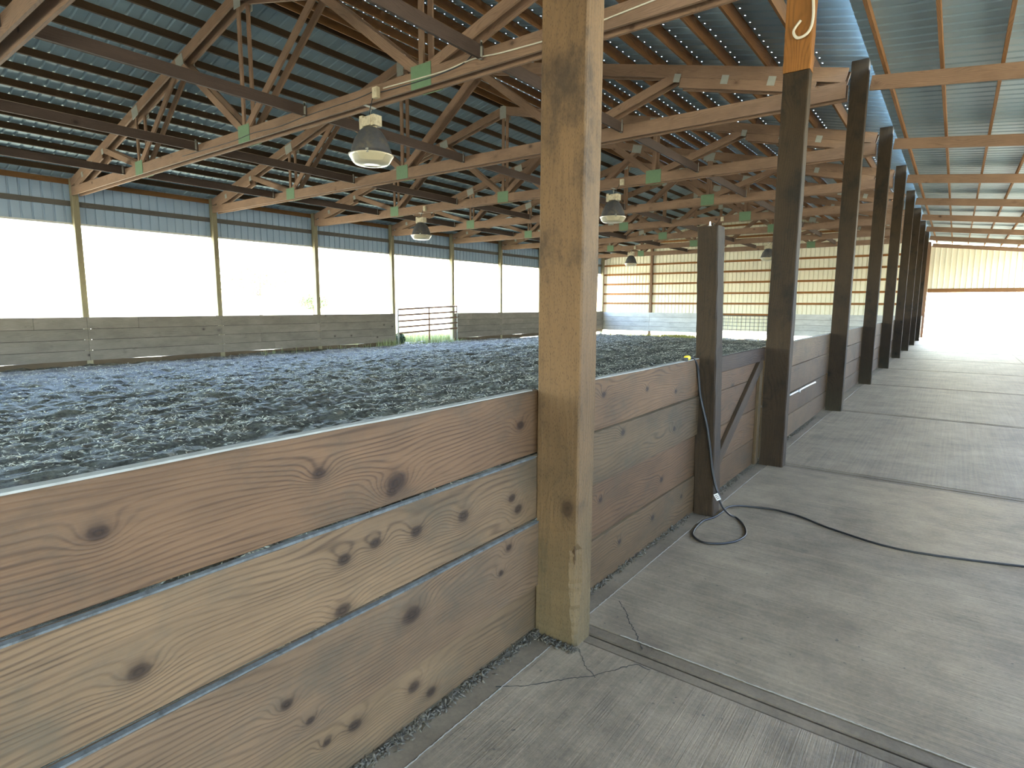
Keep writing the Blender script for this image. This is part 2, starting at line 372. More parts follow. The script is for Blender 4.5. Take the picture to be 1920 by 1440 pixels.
def scatter_shards(name, mat, pts, smin, smax, seed, up=0.5, label='', cat='', kind='stuff', flat=0.25):
    r = np.random.default_rng(seed); n = len(pts); P = np.array(pts, float)
    L = r.uniform(smin, smax, n); a = r.uniform(0, 2 * pi, n); tl = r.normal(0, up, n)
    d = np.stack([np.cos(a) * np.cos(tl), np.sin(a) * np.cos(tl), np.sin(tl)], -1)
    s = np.stack([-np.sin(a), np.cos(a), r.normal(0, 0.5, n)], -1); w = L * r.uniform(flat * 0.5, flat, n)
    nn = np.cross(d, s)
    A = P - d * L[:, None] / 2; B = P + d * L[:, None] / 2; Cc = P + s * w[:, None]; D = P + nn * w[:, None] * 0.6 + s * w[:, None] * 0.2
    V = np.stack([A, B, Cc, D], 1).reshape(-1, 3); b = np.arange(n) * 4
    Fc = np.concatenate([np.stack([b + i, b + j, b + k], -1) for i, j, k in ((0, 1, 2), (0, 3, 1), (1, 3, 2), (2, 3, 0))])
    m = bpy.data.meshes.new(name); m.vertices.add(len(V)); m.vertices.foreach_set('co', V.astype(np.float32).ravel())
    m.loops.add(Fc.size); m.polygons.add(len(Fc)); m.loops.foreach_set('vertex_index', Fc.ravel().astype(np.int32))
    m.polygons.foreach_set('loop_start', (np.arange(len(Fc)) * 3).astype(np.int32)); m.polygons.foreach_set('loop_total', np.full(len(Fc), 3, np.int32))
    m.update(); m.validate()
    o = link(name, m, M[mat]); tag(o, label, cat, kind=kind); return o
r_ = np.random.default_rng(3)
n = 90000
px = -18.0 + 17.0 * r_.uniform(0, 1, n) ** 0.8; py = 1.5 + 35 * r_.uniform(0, 1, n) ** 1.25
keep = (vnoise(px * 0.9, py * 0.7, 21) + 0.4 * vnoise(px * 3, py * 3, 22)) > r_.uniform(0.25, 1.1, n)
px, py = px[keep], py[keep]; pz = gheight(px, py) + 0.012
scatter_shards('wood_chips', 'chip', np.stack([px, py, pz], -1), 0.02, 0.10, 4, 0.35, 'pale wood chips and straw strewn over the dark arena dirt', 'wood chips', flat=0.22)

# field outside
fm = MB()
def quadxy(x0, x1, y0, y1, z):
    n = len(fm.v); fm.v += [(x0, y0, z), (x1, y0, z), (x1, y1, z), (x0, y1, z)]; fm.f.append((n, n + 1, n + 2, n + 3))
B_ = 400
quadxy(-B_, -18.55, -B_, B_, -0.30); quadxy(6.2, B_, -B_, B_, -0.12); quadxy(-18.55, 6.2, YEND + 0.4, B_, -0.42); quadxy(-18.55, 6.2, -B_, YNEAR, -0.2)
tag(fm.build('field', 'field'), 'sunlit pale dry field outside, washed out through the openings', 'field', kind='structure')

# ================================================================== FLOOR (aisle)
floor = empty('floor', (2, 2, 0), 'brushed concrete aisle floor beside the plank wall', 'floor', kind='structure')
def slab(name, x0, x1, y0, y1, mat, z=0.0, th=0.12, bev=0.006):
    mw = T3(((x0 + x1) / 2, (y0 + y1) / 2, z - th / 2))
    return link(name, box_mesh(x1 - x0, y1 - y0, th, M[mat], bev), M[mat], floor, mw)
EX = 0.125
JOINTS = [-5.4, -1.62, 2.295, 6.1, 9.9, 13.7, 17.5, 21.3, 25.1, 29.0, 32.8, YEND]
for i in range(len(JOINTS) - 1):
    a, b = JOINTS[i], JOINTS[i + 1]; mt = 'slab_a' if i != 2 else 'slab_b'
    slab('trowelled_edge', -0.05, EX, a + 0.006, b - 0.006, 'trowel', 0.0005)
    slab('trowelled_edge', EX, 6.2, a + 0.006, a + 0.078, 'trowel', 0.001)
    slab('trowelled_edge', EX, 6.2, b - 0.07, b - 0.006, 'trowel', 0.001)
    slab('slab', EX, 3.1, a + 0.078, b - 0.07, mt, 0.003, bev=0.004)
    slab('slab', 3.106, 6.2, a + 0.078, b - 0.07, mt, 0.003, bev=0.004)
slab('groove_bed', -0.05, 6.2, YNEAR, YEND, 'crack', -0.012, 0.1, 0.0)
def ribbon(name, pts, w, mat, z, jit, seed, parent):
    r = random.Random(seed); P = []
    for i in range(len(pts) - 1):
        a = Vector((*pts[i], 0)); b = Vector((*pts[i + 1], 0)); m = max(2, int((b - a).length / 0.012))
        for k in range(m): P.append(a.lerp(b, k / m) + Vector((r.uniform(-jit, jit), r.uniform(-jit, jit), 0)))
    P.append(Vector((*pts[-1], 0))); mb = MB()
    for i, p in enumerate(P):
        t = (P[min(i + 1, len(P) - 1)] - P[max(i - 1, 0)]).normalized(); nrm = Vector((-t.y, t.x, 0)); ww = w * r.uniform(0.4, 1.2)
        for dz, s in ((0, -1), (0, 1)): mb.v.append(tuple(p + nrm * s * ww / 2 + Vector((0, 0, z))))
        mb.v.append(tuple(p + Vector((0, 0, z - 0.004))))
    for i in range(len(P) - 1):
        mb.f += [(3 * i, 3 * i + 1, 3 * i + 4, 3 * i + 3), (3 * i + 1, 3 * i + 2, 3 * i + 5, 3 * i + 4), (3 * i + 2, 3 * i, 3 * i + 3, 3 * i + 5)]
    return mb.build(name, mat, parent)
ribbon('crack', [(0.19, 2.66), (0.27, 2.58), (0.33, 2.50), (0.40, 2.42), (0.47, 2.33)], 0.006, 'crack', 0.0042, 0.005, 1, floor)
ribbon('crack', [(0.10, 1.72), (0.20, 1.80), (0.30, 1.93), (0.38, 2.02), (0.47, 2.17), (0.50, 2.21), (0.56, 2.21)], 0.005, 'crack', 0.0042, 0.004, 2, floor)
ribbon('crack', [(0.24, 2.16), (0.32, 2.07), (0.40, 2.02)], 0.004, 'crack', 0.0042, 0.004, 3, floor)
ribbon('laitance_line', [(0.34, 2.376), (1.2, 2.374), (3.0, 2.374)], 0.006, 'line', 0.0046, 0.0015, 4, floor)
ribbon('laitance_line', [(0.128, 0.9), (0.127, 1.9), (0.127, 2.2)], 0.006, 'line', 0.0046, 0.0015, 5, floor)
ribbon('laitance_line', [(0.127, 2.42), (0.127, 3.2), (0.127, 3.96)], 0.006, 'line', 0.0046, 0.0015, 6, floor)
pts = []
for y in np.linspace(-1.0, 9.0, 9000):
    dens = vnoise(np.array([y * 5.0]), np.array([0.3]), 31)[0]
    if y > 4.1 and y < 4.4: continue
    if rng.random() < 0.25 + 0.75 * dens:
        pts.append((abs(rng.gauss(0.002, 0.016)) + 0.002 + (0.03 * rng.random() if rng.random() < 0.1 else 0), y + rng.uniform(-.02, .02), 0.004 + 0.016 * rng.random() ** 2))
for k in range(260):
    a = rng.uniform(0, 1); pts.append((-0.0 + rng.uniform(-0.02, 0.24), 2.145 - abs(rng.gauss(0, 0.02)), 0.006))
scatter_shards('floor_litter', 'straw', pts, 0.010, 0.05, 9, 0.6, 'dark straw and dirt litter lying along the foot of the plank wall', 'litter', flat=0.3)

# ================================================================== NEAR PLANK WALL
RB, TAN, GRY = (0.70, 0.60, 0.54), (0.88, 0.84, 0.78), (0.84, 0.80, 0.76)
def plank_section(label, y0, y1, rows, x, seed, mats=None, lit_dust=()):
    o = empty('plank_wall', (x, (y0 + y1) / 2, 0), label, 'plank wall', 'plank wall sections along the aisle')
    for i, (z0, z1, dx, c) in enumerate(rows):
        ye = y1 + (0.06 if (mats and mats[0] == 'p4' and dx <= 0) else 0)
        pl = beam('plank', (x - 0.021 + dx, y0, (z0 + z1) / 2), (x - 0.021 + dx, ye, (z0 + z1) / 2), 0.042, z1 - z0, mats[i] if mats else 'plank', o, bev=0.003, color=c, wavy=0.0016, seed=seed + i)
        if i in lit_dust:                                   # dusty plank ledge, the sky light it catches painted in pale
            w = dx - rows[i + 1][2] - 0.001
            beam('lit_dust', (x + dx - w / 2 - 0.001, y0, z1 + 0.003), (x + dx - w / 2 - 0.001, y1, z1 + 0.003), w, 0.007, 'lit_dust', pl, wavy=0.0012, seed=seed + 7 + i)
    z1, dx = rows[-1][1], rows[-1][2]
    beam('lit_weathered_edge', (x - 0.021 + dx, y0, z1 + 0.003), (x - 0.021 + dx, y1, z1 + 0.003), 0.034, 0.006, 'edge', pl, wavy=0.0012, seed=seed + 3)
    return o
FAR_ROWS = [(0.03, 0.285, 0.0, (0.8, 0.70, 0.54)), (0.293, 0.545, -0.004, (0.76, 0.63, 0.46)), (0.563, 0.86, 0.004, (0.82, 0.68, 0.50)), (0.868, 1.15, 0, (0.95, 0.80, 0.58))]
NEAR_ROWS = [(0.012, 0.238, -0.006, (0.98, 0.92, 0.80)), (0.246, 0.553, 0.020, (1.0, 0.91, 0.82)), (0.566, 0.858, 0.0, (1.06, 0.96, 0.82)), (0.872, 1.164, -0.020, (0.90, 0.72, 0.58))]
plank_section('long near plank wall of four broad knotty planks at the left of the thick post', -1.72, 2.149, NEAR_ROWS, 0.0, 11, ('p4', 'p3', 'p2', 'p1'), (1, 2))
plank_section('plank wall of four planks between the thick post and the short dark post', 2.291, 4.249,
              [(0.006, 0.283, 0.004, (0.84, 0.74, 0.56)), (0.289, 0.592, -0.006, (0.80, 0.63, 0.46)), (0.602, 0.885, 0.008, (0.76, 0.70, 0.55)), (0.893, 1.164, -0.004, (0.94, 0.74, 0.54))], 0.012, 31, ('s4', 's3', 's2', 's1'))
plank_section('plank wall of four planks beyond the tall dark post at the right', 6.11, 9.785, FAR_ROWS, 0.02, 51)
ORD = {2: 'third', 3: 'fourth', 4: 'fifth', 5: 'sixth', 6: 'seventh', 7: 'eighth', 8: 'last'}
for k in range(2, 9):
    plank_section('%s plank wall section along the aisle, counted from the camera past the gate' % ORD[k], TY(k) + 0.075, TY(k + 1) - 0.075, FAR_ROWS, 0.02, 51)
plank_section('nearest plank wall section of four planks behind the camera side', -5.4, -1.74, NEAR_ROWS, 0.0, 71)

# plank gate between the short post and the tall right post
gate = empty('plank_gate', (0.02, 5.15, 0), 'plank gate with a diagonal brace between the short post and tall dark post', 'gate')
for i, (z0, z1, c) in enumerate([(0.03, 0.272, (0.72, 0.58, 0.38)), (0.281, 0.570, (0.78, 0.60, 0.40)), (0.579, 0.866, (0.76, 0.57, 0.38)), (0.874, 1.145, (0.78, 0.58, 0.39))]):
    beam('plank', (0.0, 4.40, (z0 + z1) / 2), (0.0, 5.94, (z0 + z1) / 2), 0.036, z1 - z0, 'plank', gate, bev=0.003, color=c, wavy=0.001, seed=91 + i)
beam('lit_weathered_edge', (0.0, 4.40, 1.1485), (0.0, 5.94, 1.1485), 0.03, 0.005, 'edge', gate)
beam('top_rail', (0.034, 4.40, 1.095), (0.034, 5.94, 1.095), 0.03, 0.125, 'plank', gate, bev=0.003, color=(0.36, 0.27, 0.20))
beam('brace', (0.036, 4.46, 0.18), (0.036, 5.86, 1.02), 0.034, 0.115, 'plank', gate, bev=0.003, color=(0.40, 0.34, 0.25))
beam('stile', (0.033, 5.865, 0.03), (0.033, 5.865, 1.03), 0.095, 0.03, 'plank', gate, bev=0.003, color=(0.82, 0.76, 0.60))

# ================================================================== POSTS
def big_post():
    """thick foreground post: incised faces, a split-out notch low on the corner"""
    bm = bmesh.new(); x0, x1, y0, y1 = 0.002, 0.222, 2.150, 2.290; z0, z1 = -0.02, 4.95
    zs = sorted(set([z0, z1] + list(np.arange(0.0, 0.56, 0.02)) + list(np.arange(0.6, 4.9, 0.12)))); r = random.Random(5); rows = []
    for z in zs:
        cut = 0.0
        if 0.0 <= z <= 0.50:
            cut = 0.006 + (0.026 * min(1.0, (0.50 - z) / 0.04) * (0.35 + 0.65 * min(1, max(0, (z - 0.05) / 0.25)))) + r.uniform(-0.004, 0.004)
        j = lambda: r.uniform(-0.0012, 0.0012)
        c = max(cut, 0.006)
        rows.append([bm.verts.new(p) for p in ((x0 + j(), y0 + 0.006, z), (x0 + 0.006, y0 + j(), z), (x0 + 0.08, y0 + j(), z), (x0 + 0.15, y0 + j(), z), (x1 - c * 1.15, y0 + j(), z), (x1 - c * 0.55, y0 + c * 0.5, z),
                     (x1 + j(), y0 + c * 1.6, z), (x1 + j(), y0 + 0.09, z), (x1 + j(), y1 - 0.006, z), (x1 - 0.006, y1, z), (x0 + 0.006, y1, z), (x0, y1 - 0.006, z))])
    for a, b in zip(rows[:-1], rows[1:]):
        for i in range(12): bm.faces.new((a[i], a[(i + 1) % 12], b[(i + 1) % 12], b[i]))
    bm.faces.new(rows[-1]); bm.faces.new(rows[0][::-1])
    # turn so that the grain axis (local X) is the height
    zc = (z0 + z1) / 2; mw = Matrix(((0, 1, 0, 0.112), (0, 0, 1, 2.22), (1, 0, 0, zc), (0, 0, 0, 1)))
    inv = mw.inverted()
    for v in bm.verts: v.co = inv @ v.co
    bmesh.ops.recalc_face_normals(bm, faces=bm.faces)
    m = bpy.data.meshes.new('post'); bm.to_mesh(m); bm.free()
    return mw, m
root = empty('timber_post', (0.11, 2.22, 0), 'thick square timber post in the foreground with a splintered lower corner', 'post', 'timber posts along the aisle')
mw, m = big_post(); shaft = link('shaft', m, M['post'], root, mw)
sp = MB()
for i in range(16):
    z = 0.40 + 0.012 * i + rng.uniform(-.01, .01); d = rng.uniform(0, 0.02)
    sp.tube([(0.216 - d, 2.156 + d * 0.6, z), (0.213 - d, 2.150 + d * 0.5, z + rng.uniform(0.03, 0.07))], 0.0022, 4, 1)
sp.build('splinters', 'post', root)

def lean_post(x0, x1, y0, y1, h, tx, ty, mat, root, name, seed, z0=-0.02, color=None):
    bm = bmesh.new(); r = random.Random(seed); rows = []; n = 26
    for i in range(n + 1):
        t = i / n; z = z0 + (h - z0) * t; dx = tx * t; dy = ty * t; j = lambda: r.uniform(-0.0022, 0.0022); b = 0.008
        rows.append([bm.verts.new((px + dx + j(), py + dy + j(), z)) for px, py in ((x0, y0 + b), (x0 + b, y0), (x1 - b, y0), (x1, y0 + b), (x1, y1 - b), (x1 - b, y1), (x0 + b, y1), (x0, y1 - b))])
    for v in rows[-1]: v.co.z += r.uniform(-0.012, 0.006)
    for a, c in zip(rows[:-1], rows[1:]):
        for i in range(8): bm.faces.new((a[i], a[(i + 1) % 8], c[(i + 1) % 8], c[i]))
    bm.faces.new(rows[-1]); bm.faces.new(rows[0][::-1])
    mw = Matrix(((0, 1, 0, (x0 + x1) / 2), (0, 0, 1, (y0 + y1) / 2), (1, 0, 0, (h + z0) / 2), (0, 0, 0, 1))); inv = mw.inverted()
    for v in bm.verts: v.co = inv @ v.co
    bmesh.ops.recalc_face_normals(bm, faces=bm.faces)
    m = bpy.data.meshes.new(name); bm.to_mesh(m); bm.free()
    return link(name, m, M[mat], root, mw, color)
root = empty('gate_post', (0.1, 4.29, 0), 'short weathered dark post, cut off below the trusses, with a cord hanging on it', 'post', 'timber posts along the aisle')
lean_post(0.022, 0.172, 4.213, 4.365, 2.115, -0.085, 0.05, 'old_post', root, 'shaft', 3)
ins = MB(); ins.lathe([(0.0001, 0.0), (0.016, 0.0), (0.016, 0.012), (0.007, 0.018), (0.006, 0.04), (0.0001, 0.046)], 10, (-0.005 + 0.02, 4.30, 2.108)); ins.build('insulator', 'white', root, smooth=True)
root = empty('timber_post', (0.15, 6.04, 0), 'tall dark timber post at the right of the plank gate, paler wood above', 'post', 'timber posts along the aisle')
lean_post(0.045, 0.262, 5.965, 6.105, 3.64, 0.0, 0, 'old_post', root, 'shaft', 4)
lean_post(0.040, 0.267, 5.962, 6.108, 5.02, 0.0, 0, 'new_post', root, 'upper_shaft', 6, z0=3.64)
for k in [-1] + list(range(2, 9)):
    root = empty('timber_post', (0.13, TY(k), 0), '%s timber post along the aisle, counted from the tall dark post' % ('first second third fourth fifth sixth seventh eighth'.split()[k - 2]) if k > 0 else 'square timber post at the near end of the aisle wall', 'post', 'timber posts along the aisle')
    beam('shaft', (0.132, TY(k), -0.02), (0.132, TY(k), 4.95), 0.217, 0.14, 'old_post', root, up=(0, 1, 0), bev=0.006)

# ================================================================== CEILING: roof panels and purlins
ceil = empty('ceiling', (-HALF, 16, 5.0), 'corrugated steel roof on timber purlins over the arena', 'roof', kind='structure')
RH = 0.150                                    # purlin depth
cs = 1 / math.sqrt(1 + SLOPE ** 2); sn = SLOPE * cs
ROWS = [0.10 + 0.607 * i for i in range(15)]  # purlin distance from the ridge, along x
def purlin_frame(side, d):                    # side +1: aisle slope, -1: far slope
    x = -HALF + side * d; z = TOPZ(x) + 0.002; nrm = Vector((side * sn, 0, cs))
    return Vector((x, 0, z)) + nrm * (RH / 2), nrm
for side in (1, -1):
    for i, d in enumerate(ROWS):
        c, nrm = purlin_frame(side, d)
        for k in range(0, 9):
            y0, y1 = TY(k), TY(k + 1); off = 0.0
            p0 = c + Vector((0, y0 + 0.004, 0)); p1 = c + Vector((0, y1 - 0.004, 0))
            beam('purlin', p0, p1, 0.038, RH, 'purlin', ceil, up=nrm, color=(1, 1, 1) if side == 1 else (0.26, 0.33, 0.45))  # colour paints the light: warm on the aisle slope, bluish on the far
        beam('purlin', c + Vector((0, YNEAR, 0)), c + Vector((0, TY(0) - 0.004, 0)), 0.038, RH, 'purlin', ceil, up=nrm)
PW = 0.916
def roof_panel_mesh(side, holes):
    """ribbed sheet; local X runs down the slope from the ridge, Y across the sheet. Small square nail holes are real openings."""
    L = (HALF + 0.35) / cs; prof = []
    for r in range(4):
        b = r * PW / 4
        prof += [(b, 0), (b + 0.020, 0.019), (b + 0.045, 0.019), (b + 0.065, 0), (b + 0.136, 0), (b + 0.153, 0)]
    prof.append((PW, 0)); xs_ = [0.0]
    hr = []
    for i, d in enumerate(ROWS):
        a = d / cs + 0.055
        if holes(i) and a < L - 0.1: xs_ += [a, a + 0.016]; hr.append(len(xs_) - 2)
        else: xs_.append(a)
    xs_.append(L); mb = MB(); n = len(prof)
    for x in xs_:
        for y, z in prof: mb.v.append((x, y, z))
    for i in range(len(xs_) - 1):
        for j in range(n - 1):
            if i in hr and j % 6 == 4: continue
            mb.f.append((i * n + j, (i + 1) * n + j, (i + 1) * n + j + 1, i * n + j + 1))
    return mb.mesh('roof_panel')
npan = int((YEND + 0.5 - YNEAR) / PW) + 1
for side in (1, -1):
    m = roof_panel_mesh(side, (lambda i: True) if side == 1 else (lambda i: i in (3, 7, 9, 11, 13, 14)))
    m.materials.append(M['roof'])
    X = Vector((side * cs, 0, -sn)); Z = Vector((side * sn, 0, cs)); Y = Z.cross(X)
    base = Vector((-HALF, 0, TOPZ(-HALF) + 0.004)) + Z * (RH + 0.002)
    for p in range(npan):
        y = YNEAR - 0.2 + p * PW + (PW if side == -1 else 0)
        if Y.y > 0: y = YNEAR - 0.2 + p * PW
        link('roof_panel', m, M['roof'], ceil, Matrix(((X.x, Y.x, Z.x, base.x), (X.y, Y.y, Z.y, y), (X.z, Y.z, Z.z, base.z), (0, 0, 0, 1))))
rc = MB(); zt = TOPZ(-HALF) + RH + 0.03
rc.v = [(-HALF - 0.28, YNEAR - 0.2, zt - 0.055), (-HALF, YNEAR - 0.2, zt + 0.012), (-HALF + 0.28, YNEAR - 0.2, zt - 0.055), (-HALF - 0.28, YEND + 0.4, zt - 0.055), (-HALF, YEND + 0.4, zt + 0.012), (-HALF + 0.28, YEND + 0.4, zt - 0.055)]
rc.f = [(0, 1, 4, 3), (1, 2, 5, 4)]
rc.build('ridge_cap', 'roof', ceil)

# ================================================================== TRUSSES
PT = 0.038; PO = 0.07 + PT / 2 + 0.001        # plank thickness, offset from the bay line
N_B = [-4.55, -9.1, -13.65]; N_T = [-2.52, -6.82, -11.38, -15.68]
def topline(x, depth): return TOPZ(x) - depth / 2 * math.sqrt(1 + SLOPE ** 2)
LABELS = {0: 'double timber roof truss nearest the camera, above the thick foreground post',
          1: 'double timber roof truss carrying the largest, nearest hanging lamp and a wired box',
          2: 'double timber roof truss second in view from the camera, without any lamp',
          3: 'double timber roof truss third in view from the camera, with two hanging lamps',
          4: 'double timber roof truss fourth in view from the camera, without any lamp',
          5: 'double timber roof truss fifth in view, with lamps hidden behind the posts',
          6: 'double timber roof truss sixth in view from the camera, without any lamp',
          7: 'double timber roof truss seventh in view, carrying the smallest far lamps',
          8: 'last double timber roof truss, just before the far corrugated wall'}
for k in range(0, 9):
    y = TY(k); root = empty('roof_truss', (-HALF, y, BCH0), LABELS[k], 'roof truss', 'double timber roof trusses')
    for s in (-1, 1):
        yy = y + s * PO
        z = (BCH0 + BCH1) / 2
        beam('bottom_chord', (-W + 0.1, yy, z), (-HALF + 0.4, yy, z), PT, BCH1 - BCH0, 'truss', root)
        beam('bottom_chord', (-HALF + 0.4, yy, z), (-0.02, yy, z), PT, BCH1 - BCH0, 'truss', root)
        for sd in (1, -1):
            xe = -0.02 if sd == 1 else -W + 0.1
            beam('top_chord', (-HALF, yy, topline(-HALF, 0.19)), (xe, yy, topline(xe, 0.19)), PT, 0.19, 'truss', root)
            xa = -HALF + sd * (HALF - 2.45); xb = -HALF + sd * (HALF - 0.42); dd = 0.19 * 1.0286 + 0.075
            beam('heel_plank', (xa, yy, TOPZ(xa) - dd - 0.003), (xb, yy, TOPZ(xb) - dd - 0.003), PT - 0.001, 0.145, 'truss', root)
        for xn in N_B:
            beam('vertical_web', (xn, yy, BCH1 - 0.02), (xn, yy, TOPZ(xn) - 0.15), 0.085, PT - 0.003, 'truss', root, up=(0, 1, 0))
        for a, b in ((N_B[0], N_T[0]), (N_B[0], N_T[1]), (N_B[1], N_T[1]), (N_B[1], N_T[2]), (N_B[2], N_T[2]), (N_B[2], N_T[3])):
            x0 = a + 0.05 * (1 if b > a else -1)
            beam('diagonal_web', (x0, yy, BCH1 - 0.02), (b, yy, TOPZ(b) - 0.17), PT - 0.002, 0.135, 'truss', root)
        ys_ = yy + s * (PT / 2 + 0.003)
        for xn in N_B:
            beam('gusset_plate', (xn - 0.19, ys_, 4.605), (xn + 0.19, ys_, 4.605), 0.005, 0.30, 'green', root)
        beam('king_plate', (-HALF - 0.11, ys_, TOPZ(-HALF) - 0.16), (-HALF + 0.11, ys_, TOPZ(-HALF) - 0.16), 0.005, 0.34, 'zinc', root)
        for xn in N_T[1:3] + [N_B[0], N_B[2]]:
            sl = SLOPE if xn > -HALF else -SLOPE
            zc = TOPZ(xn) - 0.15
            beam('top_plate', (xn - 0.15, ys_, zc + 0.15 * sl), (xn + 0.15, ys_, zc - 0.15 * sl), 0.005, 0.23, 'zinc', root)
        for sd in (1, -1):
            for dd in (2.50, 1.72, 1.02):
                xn = -HALF + sd * (HALF - dd); sl = -SLOPE * sd; zc = TOPZ(xn) - 0.205
                beam('nail_plate', (xn - 0.055, ys_, zc - 0.055 * sl), (xn + 0.055, ys_, zc + 0.055 * sl), 0.004, 0.13, 'zinc', root)
    for xb_ in (-3.47, -7.17, -10.84, -14.45):    # lateral braces from the truss before
        y0 = (TY(k - 1) + PO + PT / 2) if k > 0 else YNEAR; y1 = y - PO - PT / 2
        br = beam('lateral_brace', (xb_, y0 + 0.002, 4.638), (xb_, y1 - 0.002, 4.638), 0.038, 0.165, 'truss', root, color=(0.27, 0.29, 0.36))  # dark bluish tint paints shade on the faces turned away
        hb = MB(); hb.box((xb_ + 0.022, y1 - 0.05, 4.66), (0.003, 0.035, 0.17)); hb.box((xb_, y1 - 0.05, 4.5535), (0.048, 0.035, 0.003)); hb.box((xb_ + 0.022, y1 - 0.05, 4.73), (0.003, 0.03, 0.07))
        hb.build('hanger', 'zinc', br)

# ================================================================== FAR LONG WALL (wall_left)
wl_ = empty('wall_left', (-W - 0.1, 16, 0), 'open far side wall with plank kickboards below and steel strip above', 'wall', kind='structure')
def sheet(wd_, h, mat):
    """vertical ribbed steel sheet: local X across, Z up"""
    key = ('sheet', round(wd_, 3), round(h, 3), mat)
    if key in CACHE: return CACHE[key]
    n = max(1, round(wd_ / 0.229)); st = wd_ / n; prof = []
    for i in range(n): prof += [(i * st, 0), (i * st + 0.012, -0.030), (i * st + 0.046, -0.030), (i * st + 0.058, 0)]
    prof.append((wd_, 0)); mb = MB()
    for z in (0, h):
        for x, y in prof: mb.v.append((x, y, z))
    m_ = len(prof)
    for j in range(m_ - 1): mb.f.append((j, j + 1, m_ + j + 1, m_ + j))
    me_ = mb.mesh('wall_panel'); me_.materials.append(M[mat]); CACHE[key] = me_
    return me_
LINT = 3.70; XW = -W - 0.20
ybays = [YNEAR] + [TY(k) for k in range(-1, 9)] + [YEND]
ROTL = Matrix(((0, 1, 0, 0), (1, 0, 0, 0), (0, 0, 1, 0), (0, 0, 0, 1)))     # local X -> world Y, local Y -> world X
for i in range(len(ybays) - 1):
    a, b = ybays[i], ybays[i + 1]; n = max(1, round((b - a) / PW)); st = (b - a) / n
    for j in range(n):
        link('wall_panel', sheet(st, 5.02 - LINT, 'bluewall'), M['bluewall'], wl_, T3((XW, a + j * st, LINT)) @ ROTL)
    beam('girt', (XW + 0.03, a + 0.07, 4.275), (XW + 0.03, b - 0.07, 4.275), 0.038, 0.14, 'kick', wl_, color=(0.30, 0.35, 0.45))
    beam('header', (XW + 0.03, a + 0.07, LINT + 0.03), (XW + 0.03, b - 0.07, LINT + 0.03), 0.045, 0.05, 'galv', wl_)
    beam('eave_girt', (XW + 0.03, a + 0.07, 4.86), (XW + 0.03, b - 0.07, 4.86), 0.038, 0.14, 'purlin', wl_)
for k in range(-1, 10):
    beam('post', (-W - 0.07, TY(k), -0.5), (-W - 0.07, TY(k), 4.95), 0.19, 0.15, 'wallpost', wl_, up=(0, 1, 0), bev=0.006)
KR = [(-0.075, 0.203), (0.215, 0.507), (0.520, 0.812), (0.824, 1.147)]
for i in range(len(ybays) - 1):
    a, b = ybays[i], ybays[i + 1]
    if i == 6: continue                                           # the bay with the pipe gate (17.5 .. 21.3)
    for j, (z0, z1) in enumerate(KR):
        mid = (a + b) / 2 + rng.uniform(-0.8, 0.8) if rng.random() < 0.4 else None
        for (p, q_) in ([(a, b)] if mid is None else [(a, mid), (mid, b)]):
            beam('plank', (-W + 0.03, p + 0.004, (z0 + z1) / 2), (-W + 0.03, q_ - 0.004, (z0 + z1) / 2), 0.042, z1 - z0, 'kick', wl_, color=(0.50, 0.56, 0.68))  # blue-grey tint paints the haze over these far planks
    beam('gap_shade_board', (-W - 0.005, a + 0.1, 0.53), (-W - 0.005, b - 0.1, 0.53), 0.018, 1.19, 'kick', wl_, color=(0.10, 0.10, 0.11))  # added dark board so the gaps between planks look shaded
    mid = (a + b) / 2
    for p, q_, u, w_ in ((a, mid, 0.0, -0.03), (mid, b, -0.02, 0.0)):
        beam('sill_plank', (-W - 0.02, p, -0.155 + u), (-W - 0.02, q_, -0.155 + w_), 0.04, 0.18, 'kick', wl_, color=(0.28, 0.26, 0.24))

# pipe gate in the far side wall
pg = empty('pipe_gate', (-W + 0.06, 19.5, -0.2), 'five rail pipe gate in the far side wall opening', 'gate')
ya, yb = TY(4) + 0.19, TY(5) + 0.20
for t in range(5):
    z0 = 1.335 - t * 0.262; z1 = 1.480 - t * 0.268
    pm = MB(); pm.tube([(-W + 0.06, ya, z0), (-W + 0.06, yb, z1)], 0.040, 8, 1); pm.build('rail', 'rust', pg, smooth=True)
for nm, yy, a, b, mt in (('upright', ya, -0.24, 1.36, 'galv'), ('upright', yb, -0.24, 1.50, 'galv'), ('upright', (ya + yb) / 2, -0.2, 1.41, 'rust')):
    pm = MB(); pm.tube([(-W + 0.055, yy, a), (-W + 0.055, yy, b)], 0.036, 8, 1); pm.build(nm, mt, pg, smooth=True)
for yy in (ya, yb):
    pm = MB()
    for z in (0.2, 1.1): pm.box((-W + 0.03, yy, z), (0.07, 0.06, 0.05))
    pm.build('hinge', 'galv', pg)

